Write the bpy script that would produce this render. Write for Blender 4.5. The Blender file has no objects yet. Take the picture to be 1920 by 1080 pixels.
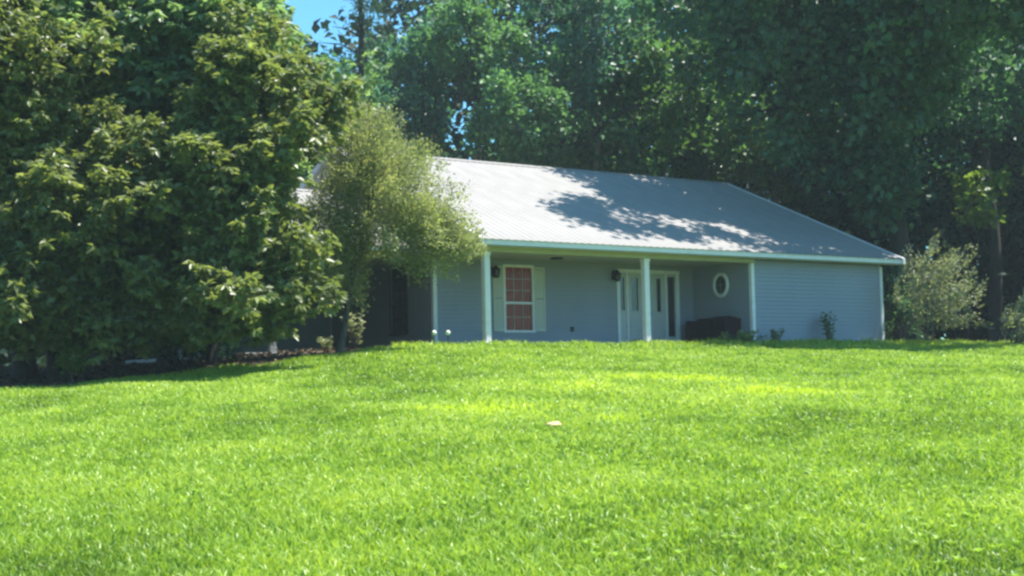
import bpy, bmesh, math, random
import numpy as np
from mathutils import Matrix, Vector

# ------------------------------------------------------------------ camera, sky, sun, exposure
SC = bpy.context.scene
COL = SC.collection
rng = np.random.default_rng(7)
random.seed(7)
R = math.radians

CAM_Z = 1.6
PITCH, ROLL = .066, .021
cd = bpy.data.cameras.new('camera')
cd.sensor_width = 36; cd.lens = 2600 / 1920 * 36; cd.clip_start = .1; cd.clip_end = 2000
cam = bpy.data.objects.new('camera', cd); COL.objects.link(cam)
F = Vector((0, math.cos(PITCH), math.sin(PITCH))); U0 = Vector((0, -math.sin(PITCH), math.cos(PITCH))); R0 = Vector((1, 0, 0))
RT = R0 * math.cos(ROLL) - U0 * math.sin(ROLL); UP = R0 * math.sin(ROLL) + U0 * math.cos(ROLL)
cam.matrix_world = Matrix(((RT.x, UP.x, -F.x, 0), (RT.y, UP.y, -F.y, 0), (RT.z, UP.z, -F.z, CAM_Z), (0, 0, 0, 1)))
SC.camera = cam

SUN_EL, SUN_AZ = R(66), math.atan2(1.0, .22)          # azimuth measured from +Y towards +X
S = np.array([math.cos(SUN_EL) * math.sin(SUN_AZ), math.cos(SUN_EL) * math.cos(SUN_AZ), math.sin(SUN_EL)])
sd = bpy.data.lights.new('sun', 'SUN'); sd.energy = 5.0; sd.angle = R(.5); sd.color = (1, .95, .86)
sun = bpy.data.objects.new('sun', sd); COL.objects.link(sun)
sun.rotation_euler = Vector(S).to_track_quat('Z', 'Y').to_euler()

world = bpy.data.worlds.new('World'); SC.world = world; world.use_nodes = True
wn = world.node_tree.nodes; wl = world.node_tree.links
wn.clear()
wo = wn.new('ShaderNodeOutputWorld'); wb = wn.new('ShaderNodeBackground'); ws = wn.new('ShaderNodeTexSky')
ws.sky_type = 'NISHITA'; ws.sun_disc = False; ws.sun_elevation = SUN_EL; ws.sun_rotation = SUN_AZ
ws.air_density = 1.0; ws.dust_density = .6; ws.ozone_density = 1.2
wm = wn.new('ShaderNodeMix'); wm.data_type = 'RGBA'; wm.blend_type = 'MULTIPLY'
wm.inputs['Factor'].default_value = 1.0; wm.inputs['B'].default_value = (.48, .97, 1.08, 1)   # clear cyan summer sky
wl.new(ws.outputs[0], wm.inputs['A']); wl.new(wm.outputs['Result'], wb.inputs['Color'])
wb.inputs['Strength'].default_value = .095
wl.new(wb.outputs[0], wo.inputs['Surface'])

SC.view_settings.view_transform = 'Standard'; SC.view_settings.look = 'None'
SC.view_settings.exposure = 1.3; SC.view_settings.gamma = 1; SC.view_settings.use_curve_mapping = False
SC.render.engine = 'CYCLES'
SC.cycles.use_denoising = True
SC.cycles.max_bounces = 7; SC.cycles.diffuse_bounces = 3; SC.cycles.glossy_bounces = 2
SC.cycles.transmission_bounces = 4; SC.cycles.transparent_max_bounces = 6
SC.cycles.pixel_filter_type = 'BLACKMAN_HARRIS'; SC.cycles.filter_width = 2.7
SC.cycles.sample_clamp_indirect = 4

# ------------------------------------------------------------------ layout helpers
FPX = 2600.0
def at(px, py, Y):
    """photo pixel -> world point at forward distance Y (used to find real positions)"""
    xx, yy = px - 960, py - 540
    cr, sr = math.cos(ROLL), math.sin(ROLL)
    x = cr * xx - sr * yy; y = sr * xx + cr * yy
    d = F * FPX + R0 * x - U0 * y
    return Vector((d.x / d.y * Y, Y, d.z / d.y * Y + CAM_Z))

HYAW = .614; HX, HY, HZ = -.764, 34.106, CAM_Z + .868
HC, HS = math.cos(HYAW), math.sin(HYAW)
def h2w(x, y, z=0): return Vector((HX + HC * x - HS * y, HY + HS * x + HC * y, HZ + z))
def w2h(X, Y): return HC * (X - HX) + HS * (Y - HY), -HS * (X - HX) + HC * (Y - HY)

def sstep(a, b, x):
    t = np.clip((x - a) / (b - a), 0, 1); return t * t * (3 - 2 * t)
def G(X, Y):
    """ground height"""
    X = np.asarray(X, float); Y = np.asarray(Y, float)
    yh = 33.6 + np.clip(X + .8, 0, 12.8) * .705                  # the lawn rises evenly up to the house front
    t = np.clip((Y - 3) / (yh - 3), -.15, 1)
    z = 2.37 * np.where(t > 0, np.abs(t) ** .97, t)
    w = sstep(8, 24, Y)
    l = np.maximum(-2.5 - X, 0); z = z - w * (.030 * l * l / (l + 1.2)) * np.where(l < 30, 1, 30 / np.maximum(l, 30))
    z = z - w * .010 * np.clip(X - 11, 0, 30)
    z = z + .13 * np.exp(-((X + 2.2) / 2.6) ** 2 - ((Y - 29.5) / 2.2) ** 2)
    z = z + .08 * np.exp(-((X + 5.0) / 2.6) ** 2 - ((Y - 32.0) / 3.2) ** 2)
    z = z + .025 * np.sin(X * .9 + 1.3) * np.sin(Y * .63) + .012 * np.sin(X * 2.3 + Y * 1.7)
    return z
def g(x, y): return float(G(x, y))

def lawn(X, Y):
    """1 where mown grass grows, 0 under the trees / house"""
    wob = .5 * np.sin(X * 1.7) + .35 * np.sin(X * 4.1 + 1)
    edge = np.where(X < -2.8, 23.9 + (X + 11) * .92 + wob, 60)
    hx, hy = w2h(X, Y)
    inside = (hx > .1) & (hx < 16) & (hy > .12)
    wing = (hx <= .1) & (hy > 2.2)
    back = (hx >= 15.9) & (hy > .6 + .25 * np.sin(X * 2))
    return (Y < edge) & ~inside & ~wing & ~back & (Y < 47)

# ------------------------------------------------------------------ materials
def mat(name): 
    m = bpy.data.materials.new(name); m.use_nodes = True
    n = m.node_tree.nodes; n.clear()
    out = n.new('ShaderNodeOutputMaterial'); p = n.new('ShaderNodeBsdfPrincipled')
    m.node_tree.links.new(p.outputs[0], out.inputs['Surface'])
    return m, n, m.node_tree.links, p, out
def ramp(n, stops):
    r = n.new('ShaderNodeValToRGB'); e = r.color_ramp.elements
    while len(e) < len(stops): e.new(.5)
    for k, (pos, c) in enumerate(stops): e[k].position = pos; e[k].color = (*c, 1)
    return r
def paint(name, c, rough=.5, vary=.12, scale=6, bump=.0, bscale=60, metal=0, spec=.5, dirt=None):
    m, n, l, p, o = mat(name)
    tc = n.new('ShaderNodeTexCoord'); nz = n.new('ShaderNodeTexNoise'); nz.inputs['Scale'].default_value = scale; nz.inputs['Detail'].default_value = 5
    l.new(tc.outputs['Object'], nz.inputs['Vector'])
    d = dirt or tuple(v * (1 - vary * 1.6) for v in c)
    r = ramp(n, [(.3, d), (.62, c), (.85, tuple(min(1, v * (1 + vary)) for v in c))])
    l.new(nz.outputs['Fac'], r.inputs[0]); l.new(r.outputs[0], p.inputs['Base Color'])
    p.inputs['Roughness'].default_value = rough; p.inputs['Metallic'].default_value = metal
    p.inputs['Specular IOR Level'].default_value = spec
    if bump:
        n2 = n.new('ShaderNodeTexNoise'); n2.inputs['Scale'].default_value = bscale; n2.inputs['Detail'].default_value = 4
        b = n.new('ShaderNodeBump'); b.inputs['Strength'].default_value = bump; b.inputs['Distance'].default_value = .02
        l.new(tc.outputs['Object'], n2.inputs['Vector']); l.new(n2.outputs['Fac'], b.inputs['Height']); l.new(b.outputs[0], p.inputs['Normal'])
    return m
def leafmat(name, c1, c2, trans=.35, rough=.45, spec=.4, tc=None):
    """leaf: colour runs from c1 to c2 with the per-leaf random value 'rnd'; partly translucent"""
    m, n, l, p, o = mat(name)
    a = n.new('ShaderNodeAttribute'); a.attribute_name = 'rnd'
    r = ramp(n, [(0, c1), (.65, c2), (1, tuple(min(1, v * 1.45) for v in c2))])
    l.new(a.outputs['Fac'], r.inputs[0]); l.new(r.outputs[0], p.inputs['Base Color'])
    p.inputs['Roughness'].default_value = rough; p.inputs['Specular IOR Level'].default_value = spec
    t = n.new('ShaderNodeBsdfTranslucent'); mx = n.new('ShaderNodeMixShader'); mx.inputs[0].default_value = trans
    br = n.new('ShaderNodeMix'); br.data_type = 'RGBA'; br.blend_type = 'MULTIPLY'; br.inputs['Factor'].default_value = 1
    br.inputs['B'].default_value = (*(tc or (1.5, 1.5, .7)), 1)
    l.new(r.outputs[0], br.inputs['A']); l.new(br.outputs['Result'], t.inputs['Color'])
    l.new(p.outputs[0], mx.inputs[1]); l.new(t.outputs[0], mx.inputs[2]); l.new(mx.outputs[0], o.inputs['Surface'])
    return m
def barkmat(name, c1, c2):
    m, n, l, p, o = mat(name)
    tc = n.new('ShaderNodeTexCoord'); mp = n.new('ShaderNodeMapping'); mp.inputs['Scale'].default_value = (9, 9, 1.6)
    nz = n.new('ShaderNodeTexNoise'); nz.inputs['Scale'].default_value = 2.4; nz.inputs['Detail'].default_value = 7
    l.new(tc.outputs['Object'], mp.inputs[0]); l.new(mp.outputs[0], nz.inputs['Vector'])
    r = ramp(n, [(.32, c1), (.68, c2)]); l.new(nz.outputs['Fac'], r.inputs[0]); l.new(r.outputs[0], p.inputs['Base Color'])
    b = n.new('ShaderNodeBump'); b.inputs['Strength'].default_value = .7; b.inputs['Distance'].default_value = .04
    l.new(nz.outputs['Fac'], b.inputs['Height']); l.new(b.outputs[0], p.inputs['Normal']); p.inputs['Roughness'].default_value = .9
    return m

M = {}
M['siding'] = paint('blue_grey_siding', (.288, .30, .368), .55, .14, 1.1)
M['white'] = paint('white_trim_paint', (.78, .73, .75), .45, .08, 5)
M['fascia'] = paint('white_gutter_metal', (.72, .68, .71), .4, .06, 3)
M['ceiling'] = paint('cream_porch_ceiling', (.40, .37, .24), .6, .08, 2)
M['metal'] = paint('pale_roof_metal', (.285, .272, .266), .6, .06, .8, spec=.12, dirt=(.24, .23, .224))
M['concrete'] = paint('porch_concrete', (.34, .34, .33), .85, .15, 4, .2, 40)
M['shutter'] = paint('cream_shutter_paint', (.56, .54, .47), .55, .08, 6)
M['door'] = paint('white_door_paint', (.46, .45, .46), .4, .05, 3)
M['curtain'] = paint('rust_red_curtain', (.58, .080, .055), .9, .22, 9, .3, 30)
M['lantern'] = paint('dark_lantern_metal', (.025, .026, .028), .45, .2, 12, metal=.6)
M['sofa'] = paint('dark_plum_upholstery', (.030, .016, .018), .9, .25, 10, .4, 120, spec=.08)
M['mat'] = paint('blue_box_plastic', (.08, .13, .21), .5, .1, 8)
M['globe'] = paint('milky_globe_glass', (.75, .80, .70), .25, .03, 4)
M['stone'] = paint('tan_stone', (.62, .44, .24), .8, .22, 14, .4, 50)
M['greypost'] = paint('shade_grey_post', (.20, .21, .22), .7, .15, 5)  # grey holds the tree shade, painted into the wing post's colour
M['browntrim'] = paint('brown_trim', (.13, .11, .09), .6, .1, 5)
M['wreath'] = leafmat('wreath_leaf', (.05, .06, .04), (.10, .11, .07), .1)
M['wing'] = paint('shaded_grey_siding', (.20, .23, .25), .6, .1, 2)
m, n, l, p, o = mat('window_glass'); M['glass'] = m
p.inputs['Base Color'].default_value = (.02, .03, .03, 1); p.inputs['Roughness'].default_value = .06; p.inputs['Specular IOR Level'].default_value = .7
m, n, l, p, o = mat('clear_pane'); M['pane'] = m      # thin clear pane before the curtain
tr = n.new('ShaderNodeBsdfTransparent'); gl = n.new('ShaderNodeBsdfGlossy'); gl.inputs['Roughness'].default_value = .05
mx = n.new('ShaderNodeMixShader')
tr.inputs[0].default_value = (.9, .93, .92, 1)
mx.inputs[0].default_value = .01; l.new(tr.outputs[0], mx.inputs[1]); l.new(gl.outputs[0], mx.inputs[2]); l.new(mx.outputs[0], o.inputs['Surface'])
M['bark'] = barkmat('grey_brown_bark', (.035, .03, .025), (.13, .115, .095))
M['darkbark'] = barkmat('dark_bark', (.014, .013, .012), (.045, .04, .034))  # bark darkened, trunk shade put into the colour
M['palebark'] = barkmat('pale_bark', (.09, .085, .075), (.24, .22, .19))

# ground: soil and thatch under the lawn, brown leaf litter under the trees
m, n, l, p, o = mat('ground_soil'); M['ground'] = m
at_ = n.new('ShaderNodeAttribute'); at_.attribute_name = 'lawn'
tc = n.new('ShaderNodeTexCoord')
n1 = n.new('ShaderNodeTexNoise'); n1.inputs['Scale'].default_value = 1.1; n1.inputs['Detail'].default_value = 8
n2 = n.new('ShaderNodeTexNoise'); n2.inputs['Scale'].default_value = 9; n2.inputs['Detail'].default_value = 6
l.new(tc.outputs['Object'], n1.inputs['Vector']); l.new(tc.outputs['Object'], n2.inputs['Vector'])
rg = ramp(n, [(.3, (.07, .15, .018)), (.55, (.11, .21, .022)), (.75, (.15, .25, .03))]); l.new(n1.outputs['Fac'], rg.inputs[0])
rl = ramp(n, [(.35, (.03, .022, .015)), (.55, (.075, .055, .035)), (.72, (.15, .105, .065))]); l.new(n2.outputs['Fac'], rl.inputs[0])
mm = n.new('ShaderNodeMix'); mm.data_type = 'RGBA'
l.new(at_.outputs['Fac'], mm.inputs['Factor']); l.new(rl.outputs[0], mm.inputs['A']); l.new(rg.outputs[0], mm.inputs['B'])
l.new(mm.outputs['Result'], p.inputs['Base Color']); p.inputs['Roughness'].default_value = .95
bp = n.new('ShaderNodeBump'); bp.inputs['Strength'].default_value = .6; bp.inputs['Distance'].default_value = .05
l.new(n2.outputs['Fac'], bp.inputs['Height']); l.new(bp.outputs[0], p.inputs['Normal'])

# ------------------------------------------------------------------ object helpers
def link(name, me, parent=None, m=None, loc=(0, 0, 0), rot=(0, 0, 0), scale=(1, 1, 1)):
    o = bpy.data.objects.new(name, me); COL.objects.link(o)
    if m is not None and not me.materials: me.materials.append(m)
    o.parent = parent; o.location = loc; o.rotation_euler = rot; o.scale = scale
    return o
def empty(name, loc=(0, 0, 0), rz=0):
    o = bpy.data.objects.new(name, None); COL.objects.link(o); o.location = loc; o.rotation_euler = (0, 0, rz); o.empty_display_size = .2
    return o
def tag(o, label=None, cat=None, group=None, kind=None):
    if label: o['label'] = label
    if cat: o['category'] = cat
    if group: o['group'] = group
    if kind: o['kind'] = kind
    return o
def pyd(name, v, f, smooth=False):
    me = bpy.data.meshes.new(name); me.from_pydata([tuple(x) for x in v], [], f); me.update()
    if smooth: me.polygons.foreach_set('use_smooth', [True] * len(me.polygons))
    return me
BOXF = [(0, 3, 2, 1), (4, 5, 6, 7), (0, 1, 5, 4), (1, 2, 6, 5), (2, 3, 7, 6), (3, 0, 4, 7)]
def boxv(x0, x1, y0, y1, z0, z1): return [(x0, y0, z0), (x1, y0, z0), (x1, y1, z0), (x0, y1, z0), (x0, y0, z1), (x1, y0, z1), (x1, y1, z1), (x0, y1, z1)]
def box(name, x0, x1, y0, y1, z0, z1, m, parent, bev=0.0, **k):
    me = pyd(name, boxv(x0, x1, y0, y1, z0, z1), BOXF)
    if bev:
        b = bmesh.new(); b.from_mesh(me); bmesh.ops.bevel(b, geom=b.edges[:], offset=bev, segments=2, affect='EDGES', profile=.6); b.to_mesh(me); b.free()
    return link(name, me, parent, m, **k)
def boxes(name, bl, m, parent, **k):
    v, f = [], []
    for bx in bl:
        o = len(v); v += boxv(*bx); f += [tuple(i + o for i in q) for q in BOXF]
    return link(name, pyd(name, v, f), parent, m, **k)
def prism_x(name, prof, x0, x1, m, parent, **k):
    """profile of (y,z) points, counter-clockwise seen from -x, extruded along x"""
    nn = len(prof); v = [(x0, y, z) for y, z in prof] + [(x1, y, z) for y, z in prof]
    f = [tuple(range(nn)), tuple(range(2 * nn - 1, nn - 1, -1))] + [(i, i + nn, (i + 1) % nn + nn, (i + 1) % nn) for i in range(nn)]
    me = pyd(name, v, f); b = bmesh.new(); b.from_mesh(me); bmesh.ops.recalc_face_normals(b, faces=b.faces[:]); b.to_mesh(me); b.free()
    return link(name, me, parent, m, **k)
def lathe_mesh(name, prof, seg=20, smooth=True):
    """(r, z) profile about z"""
    v, f = [], []
    for r_, z in prof:
        for i in range(seg): a = 2 * math.pi * i / seg; v.append((r_ * math.cos(a), r_ * math.sin(a), z))
    for j in range(len(prof) - 1):
        for i in range(seg): a = j * seg + i; b = j * seg + (i + 1) % seg; f.append((a, b, b + seg, a + seg))
    f.append(tuple(range(seg - 1, -1, -1))); f.append(tuple((len(prof) - 1) * seg + i for i in range(seg)))
    return pyd(name, v, f, smooth)
def tube_geo(pts, rad, seg=8):
    pts = [Vector(p) for p in pts]; v, f = [], []
    for i, p in enumerate(pts):
        d = (pts[min(i + 1, len(pts) - 1)] - pts[max(i - 1, 0)]).normalized()
        a = d.cross(Vector((0, 0, 1)) if abs(d.z) < .9 else Vector((1, 0, 0))).normalized(); b = d.cross(a)
        for k in range(seg):
            t = 2 * math.pi * k / seg; v.append(p + (a * math.cos(t) + b * math.sin(t)) * rad[i])
    for i in range(len(pts) - 1):
        for k in range(seg): f.append((i * seg + k, i * seg + (k + 1) % seg, (i + 1) * seg + (k + 1) % seg, (i + 1) * seg + k))
    f.append(tuple(range(seg))); f.append(tuple((len(pts) - 1) * seg + k for k in range(seg - 1, -1, -1)))
    return v, f
def tube(name, pts, rad, m, parent, seg=8):
    v, f = tube_geo(pts, rad, seg); return link(name, pyd(name, v, f, True), parent, m)

def fast_mesh(name, verts, faces, rnd=None, smooth=False):
    """numpy mesh; faces is (n, k) index array; rnd is a per-face attribute"""
    me = bpy.data.meshes.new(name); nf, k = faces.shape
    me.vertices.add(len(verts)); me.vertices.foreach_set('co', np.ascontiguousarray(verts, np.float32).ravel())
    me.loops.add(nf * k); me.loops.foreach_set('vertex_index', np.ascontiguousarray(faces, np.int32).ravel())
    me.polygons.add(nf); me.polygons.foreach_set('loop_start', np.arange(0, nf * k, k, dtype=np.int32))
    me.update(calc_edges=True)
    if smooth: me.polygons.foreach_set('use_smooth', np.ones(nf, bool))
    if rnd is not None:
        a = me.attributes.new('rnd', 'FLOAT', 'FACE'); a.data.foreach_set('value', np.ascontiguousarray(rnd, np.float32))
    return me

# ------------------------------------------------------------------ ground sheet
xs = np.concatenate([np.linspace(-400, -45, 14), np.linspace(-40, -16, 20), np.arange(-15, 18.01, .4), np.linspace(19, 45, 20), np.linspace(60, 400, 14)])
ys = np.concatenate([np.linspace(-60, 0, 10), np.arange(1, 50, .4), np.linspace(50, 100, 25), np.linspace(120, 700, 14)])
XX, YY = np.meshgrid(xs, ys); ZZ = G(XX, YY)
v = np.stack([XX.ravel(), YY.ravel(), ZZ.ravel()], 1); nx, ny = len(xs), len(ys)
ii = (np.arange(ny - 1)[:, None] * nx + np.arange(nx - 1)[None]).ravel()
me = fast_mesh('ground', v, np.stack([ii, ii + 1, ii + nx + 1, ii + nx], 1), smooth=True)
a = me.attributes.new('lawn', 'FLOAT', 'POINT'); a.data.foreach_set('value', lawn(v[:, 0], v[:, 1]).astype(np.float32))
tag(link('ground', me, None, M['ground']), kind='structure')

# ------------------------------------------------------------------ house
house = tag(empty('house', (HX, HY, HZ), HYAW), 'single-storey blue house with pale metal gable roof and a front porch', 'house')
E, D, RISE, L = 2.65, 7.757, 3.374, 15.96
SL = RISE / D
WX0, WX1, WY, BY, SX = .47, 15.41, .46, 2.96, 9.76        # left wall, right wall, front room wall, porch back wall, porch side wall
BACK = 2 * D - .46
box('porch_slab', .22, 15.3, .2, BACK - .1, -.45, 0, M['concrete'], house, .01)

board = pyd('siding_board', [(0, -.026, 0), (1, -.026, 0), (1, .02, 0), (0, .02, 0), (0, -.004, .116), (1, -.004, .116), (1, .02, .116), (0, .02, .116)], BOXF)
board.materials.append(M['siding'])
def wall(x, y, rot, length, z0, z1, holes=(), boards=True, m=None):
    w = empty('wall', (x, y, 0), rot); w.parent = house
    core = []
    zs = sorted({z0, z1, *[q for h in holes for q in h[2:4]]})
    for a, b in zip(zs, zs[1:]):                                   # core of the wall round its openings
        cuts = sorted((h[0], h[1]) for h in holes if h[2] < b - 1e-6 and h[3] > a + 1e-6)
        s = 0
        for c0, c1 in cuts + [(length, length)]:
            if c0 - s > .01: core.append((s, c0, .021, .14, a, b))
            s = c1
    boxes('wall_core', core, m or M['siding'], w)
    if not boards: return w
    z = z0
    while z < z1 - .03:
        hgt = min(.116, z1 - z)
        cuts = sorted((h[0] + .005, h[1] - .005) for h in holes if h[2] < z + .10 and h[3] > z + .02); s = 0
        for c0, c1 in cuts + [(length, length)]:
            if c0 - s > .02: link('siding_board', board, w, loc=(s, 0, z), scale=(c0 - s - .003, 1, hgt / .116))
            s = c1
        z += .116
    return w
WIN = (2.77, 3.71, .48, 2.25); DOOR = (6.78, 9.14, .0, 2.27)
wall(WX0, BY, 0, SX - WX0, 0, 2.44, [(WIN[0] - WX0, WIN[1] - WX0, WIN[2], WIN[3]), (DOOR[0] - WX0, DOOR[1] - WX0, DOOR[2], DOOR[3])])
wall(SX, WY, 0, WX1 - SX, -.12, 2.46)
wall(SX, BY, -math.pi / 2, BY - WY, 0, 2.44)
SWIN = (4.30, 5.20, .46, 2.32)
sideL = BACK - BY
wall(WX0, BACK, -math.pi / 2, sideL, -.1, 2.6, [(BACK - SWIN[1], BACK - SWIN[0], SWIN[2], SWIN[3])])
wall(WX1, WY, math.pi / 2, BACK - WY, -.12, 2.6, boards=False)
wall(WX1, BACK, math.pi, WX1 - WX0, -.12, 2.46, boards=False)
# gable ends above the side walls
for gx in (WX0 + .03, WX1 - .12):
    zt = lambda y: E - .12 + SL * min(y, 2 * D - y)
    prism_x('gable_wall', [(WY + .02, 2.5), (BACK - .02, 2.5), (BACK - .02, zt(BACK)), (D, zt(D)), (WY + .02, zt(WY))], gx, gx + .1, M['siding'], house)
# corner trims
for (cx, cy) in ((WX1 - .08, WY - .03), (SX - .03, WY - .03), (WX0 - .035, BY - .035)):
    box('corner_trim', cx, cx + .12, cy, cy + .12, -.1, 2.42, M['white'], house, .006)
# porch posts
for pxx in (.46, 5.72):
    pr = .088
    o = box('porch_post', -pr, pr, -pr, pr, 0, 2.36, M['white'], house, .03, loc=(pxx, WY, 0))
    box('post_base', -.10, .10, -.10, .10, 0.002, .10, M['white'], o, .012)
    box('post_cap', -.10, .10, -.10, .10, 2.27, 2.355, M['white'], o, .012)
# porch beam, ceiling, soffits
box('porch_beam', WX0 - .1, SX + .05, WY - .09, WY + .09, 2.36, 2.50, M['ceiling'], house, .005)
box('porch_ceiling', WX0 - .05, SX + .06, WY + .092, BY + .01, 2.42, 2.45, M['ceiling'], house)
box('soffit', .03, L - .03, .03, WY - .092, 2.465, 2.485, M['ceiling'], house)
# roof: deck with panels, cap and trims
TH = .10
def roof_part(parent_name, x0, x1, y0, E0, yr, npan, back=True, parent=house):
    zr = E0 + SL * (yr - y0); ye = 2 * yr - y0
    prof = [(y0, E0 - .02), (yr, zr - .02), (ye, E0 - .02), (ye, E0 - .02 - TH), (yr, zr - .02 - TH), (y0, E0 - .02 - TH)]
    rf = prism_x(parent_name, prof, x0 + .02, x1 - .02, M['white'], parent)
    n_ = npan; w = (x1 - x0) / n_; per = w / 4
    px_ = []
    for q in range(4):
        o = q * per; px_ += [(o, 0), (o + per * .28, 0), (o + per * .42, .012), (o + per * .62, .012), (o + per * .76, 0)]
    px_.append((w - .002, 0))
    ln = math.hypot(yr - y0, zr - E0) + .05
    v, f = [], []
    for (yy, zz) in ((0, 0), (ln, 0)):
        for (xx, hh) in px_: v.append((xx, yy, zz + hh + .006))
        for (xx, hh) in px_: v.append((xx, yy, zz + hh - .004))
    k = len(px_)
    for i in range(k - 1):
        f += [(i, i + 1, 2 * k + i + 1, 2 * k + i), (k + i + 1, k + i, 3 * k + i, 3 * k + i + 1), (i, k + i, k + i + 1, i + 1), (2 * k + i, 2 * k + i + 1, 3 * k + i + 1, 3 * k + i)]
    f += [(0, 2 * k, 3 * k, k), (k - 1, 2 * k - 1, 4 * k - 1, 3 * k - 1)]
    pm = pyd('roof_panel', v, f); pm.materials.append(M['metal'])
    ang = math.atan(SL)
    for i in range(n_):
        link('roof_panel', pm, rf, loc=(x0 + i * w, y0 - .04, E0 - .04 * SL - .009), rot=(ang, 0, 0))
        if back: link('roof_panel', pm, rf, loc=(x0 + (i + 1) * w, ye + .04, E0 - .04 * SL - .009), rot=(ang, 0, math.pi))
    cw = .17
    prism_x('ridge_cap', [(yr - cw, zr - cw * SL + .026), (yr, zr + .032), (yr + cw, zr - cw * SL + .026), (yr + cw, zr - cw * SL + .018), (yr, zr + .022), (yr - cw, zr - cw * SL + .018)], x0 - .01, x1 + .01, M['metal'], rf)
    for xe in (x0 - .025, x1 - .075):
        for sgn in (1, -1):
            ya = y0 if sgn > 0 else ye; pr = []
            a0 = (ya - sgn * .05, E0 - .05 * SL); b0 = (yr, zr)
            prism_x('rake_trim', [(a0[0], a0[1] - .15), (b0[0], b0[1] - .15), (b0[0], b0[1] + .031), (a0[0], a0[1] + .031)], xe, xe + .10, M['fascia'], rf)
    prism_x('fascia', [(y0 - .005, E0 - .155), (y0 + .02, E0 - .155), (y0 + .02, E0 - .03), (y0 - .005, E0 - .03)], x0 + .08, x1 - .08, M['fascia'], rf)
    if back: prism_x('fascia', [(ye - .02, E0 - .155), (ye + .005, E0 - .155), (ye + .005, E0 - .03), (ye - .02, E0 - .03)], x0 + .08, x1 - .08, M['fascia'], rf)
    return rf
roof_part('roof', 0, L, 0, E, D, 17)
# side porch wing at the left end, same eave height, set back
roof_part('wing_roof', -5.2, .40, 2.55, 2.66, 7.1, 6)
box('wing_slab', -5.0, .2, 2.85, 11.2, -.5, -.08, M['concrete'], house, .01)
box('wing_beam', -5.0, .42, 2.93, 3.09, 2.36, 2.52, M['ceiling'], house, .005)
box('wing_ceiling', -5.0, .42, 3.095, 11, 2.46, 2.49, M['ceiling'], house)
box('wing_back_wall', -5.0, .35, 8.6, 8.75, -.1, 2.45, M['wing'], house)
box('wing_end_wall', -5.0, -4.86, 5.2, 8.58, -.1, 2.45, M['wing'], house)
prism_x('wing_gable', [(2.9, 2.5), (11.3, 2.5), (7.1, 2.6 + SL * 4.3)], -4.98, -4.9, M['siding'], house)
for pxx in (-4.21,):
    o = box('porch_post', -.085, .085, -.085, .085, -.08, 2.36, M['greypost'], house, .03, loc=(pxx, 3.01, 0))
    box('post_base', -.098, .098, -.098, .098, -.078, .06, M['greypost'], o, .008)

# front window with shutters and red curtain
def window(x, y, rot, w, h, z, curtain=True, cols=3, rows=(2, 3), rail=.435, glass='pane', trim='white'):
    wd = empty('window', (x, y, z), rot); wd.parent = house
    t = .055
    boxes('frame', [(-.05, w + .05, -.03, .05, h - .012, h + .06), (-.06, w + .06, -.045, .05, -.05, .012), (-.05, .014, -.03, .05, .012, h - .012), (w - .014, w + .05, -.03, .05, .012, h - .012)], M[trim], wd)
    zr = h * rail
    box('meeting_rail', .014, w - .014, -.012, .045, zr - .03, zr + .03, M[trim], wd)
    for (a, b, nr) in ((.012, zr - .03, rows[0]), (zr + .03, h - .012, rows[1])):
        hh = (b - a) / nr; cw = (w - .028) / cols
        for i in range(cols):
            for j in range(nr):
                box('pane', .014 + i * cw + .006, .014 + (i + 1) * cw - .006, .028, .032, a + j * hh + .006, a + (j + 1) * hh - .006, M[glass], wd)
        bl = [(.014 + i * cw - .005, .014 + i * cw + .005, .015, .04, a, b) for i in range(1, cols)]
        bl += [(.014 + i * cw + .007, .014 + (i + 1) * cw - .007, .016, .039, a + j * hh - .006, a + j * hh + .006) for j in range(1, nr) for i in range(cols)]
        boxes('muntin', bl, M['shutter'] if curtain else M[trim], wd)
    if curtain:
        v, f = [], []; N = 60
        for i in range(N + 1):
            xx = .0 + w * i / N; yy = .062 + .016 * math.sin(i * 1.05) + .006 * math.sin(i * 2.7)
            v += [(xx, yy, 0), (xx, yy, h)]
            if i: k = 2 * i; f.append((k - 2, k, k + 1, k - 1))
        link('curtain', pyd('curtain', v, f, True), wd, M['curtain'])
    box('dark_sheet', .0, w, .16, .18, 0, h, M['lantern'], wd)  # dark sheet stands in for the unlit room behind
    return wd
window(WIN[0], BY, 0, WIN[1] - WIN[0], WIN[3] - WIN[2], WIN[2])
window(WX0, SWIN[1], -math.pi / 2, SWIN[1] - SWIN[0], SWIN[3] - SWIN[2], SWIN[2], curtain=False, glass='glass', trim='browntrim')
for sx in (2.36, 3.765):
    sh = empty('shutter', (sx, BY - .022, WIN[2] - .02)); sh.parent = house
    w_, h_ = .355, 1.80
    boxes('shutter_frame', [(0, .045, -.03, 0, 0, h_), (w_ - .045, w_, -.03, 0, 0, h_), (.045, w_ - .045, -.03, 0, 0, .07), (.045, w_ - .045, -.03, 0, h_ - .06, h_), (.045, w_ - .045, -.03, 0, h_ * .46, h_ * .46 + .06)], M['shutter'], sh)
    lm = pyd('louver', [(.045, -.026, -.022), (w_ - .045, -.026, -.022), (w_ - .045, -.02, -.025), (.045, -.02, -.025), (.045, -.008, .025), (w_ - .045, -.008, .025), (w_ - .045, -.002, .022), (.045, -.002, .022)], BOXF)
    lm.materials.append(M['shutter'])
    for k in range(34):
        zz = .095 + k * .05
        if abs(zz - h_ * .46 - .03) > .05 and zz < h_ - .08: link('louver', lm, sh, loc=(0, 0, zz))
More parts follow.
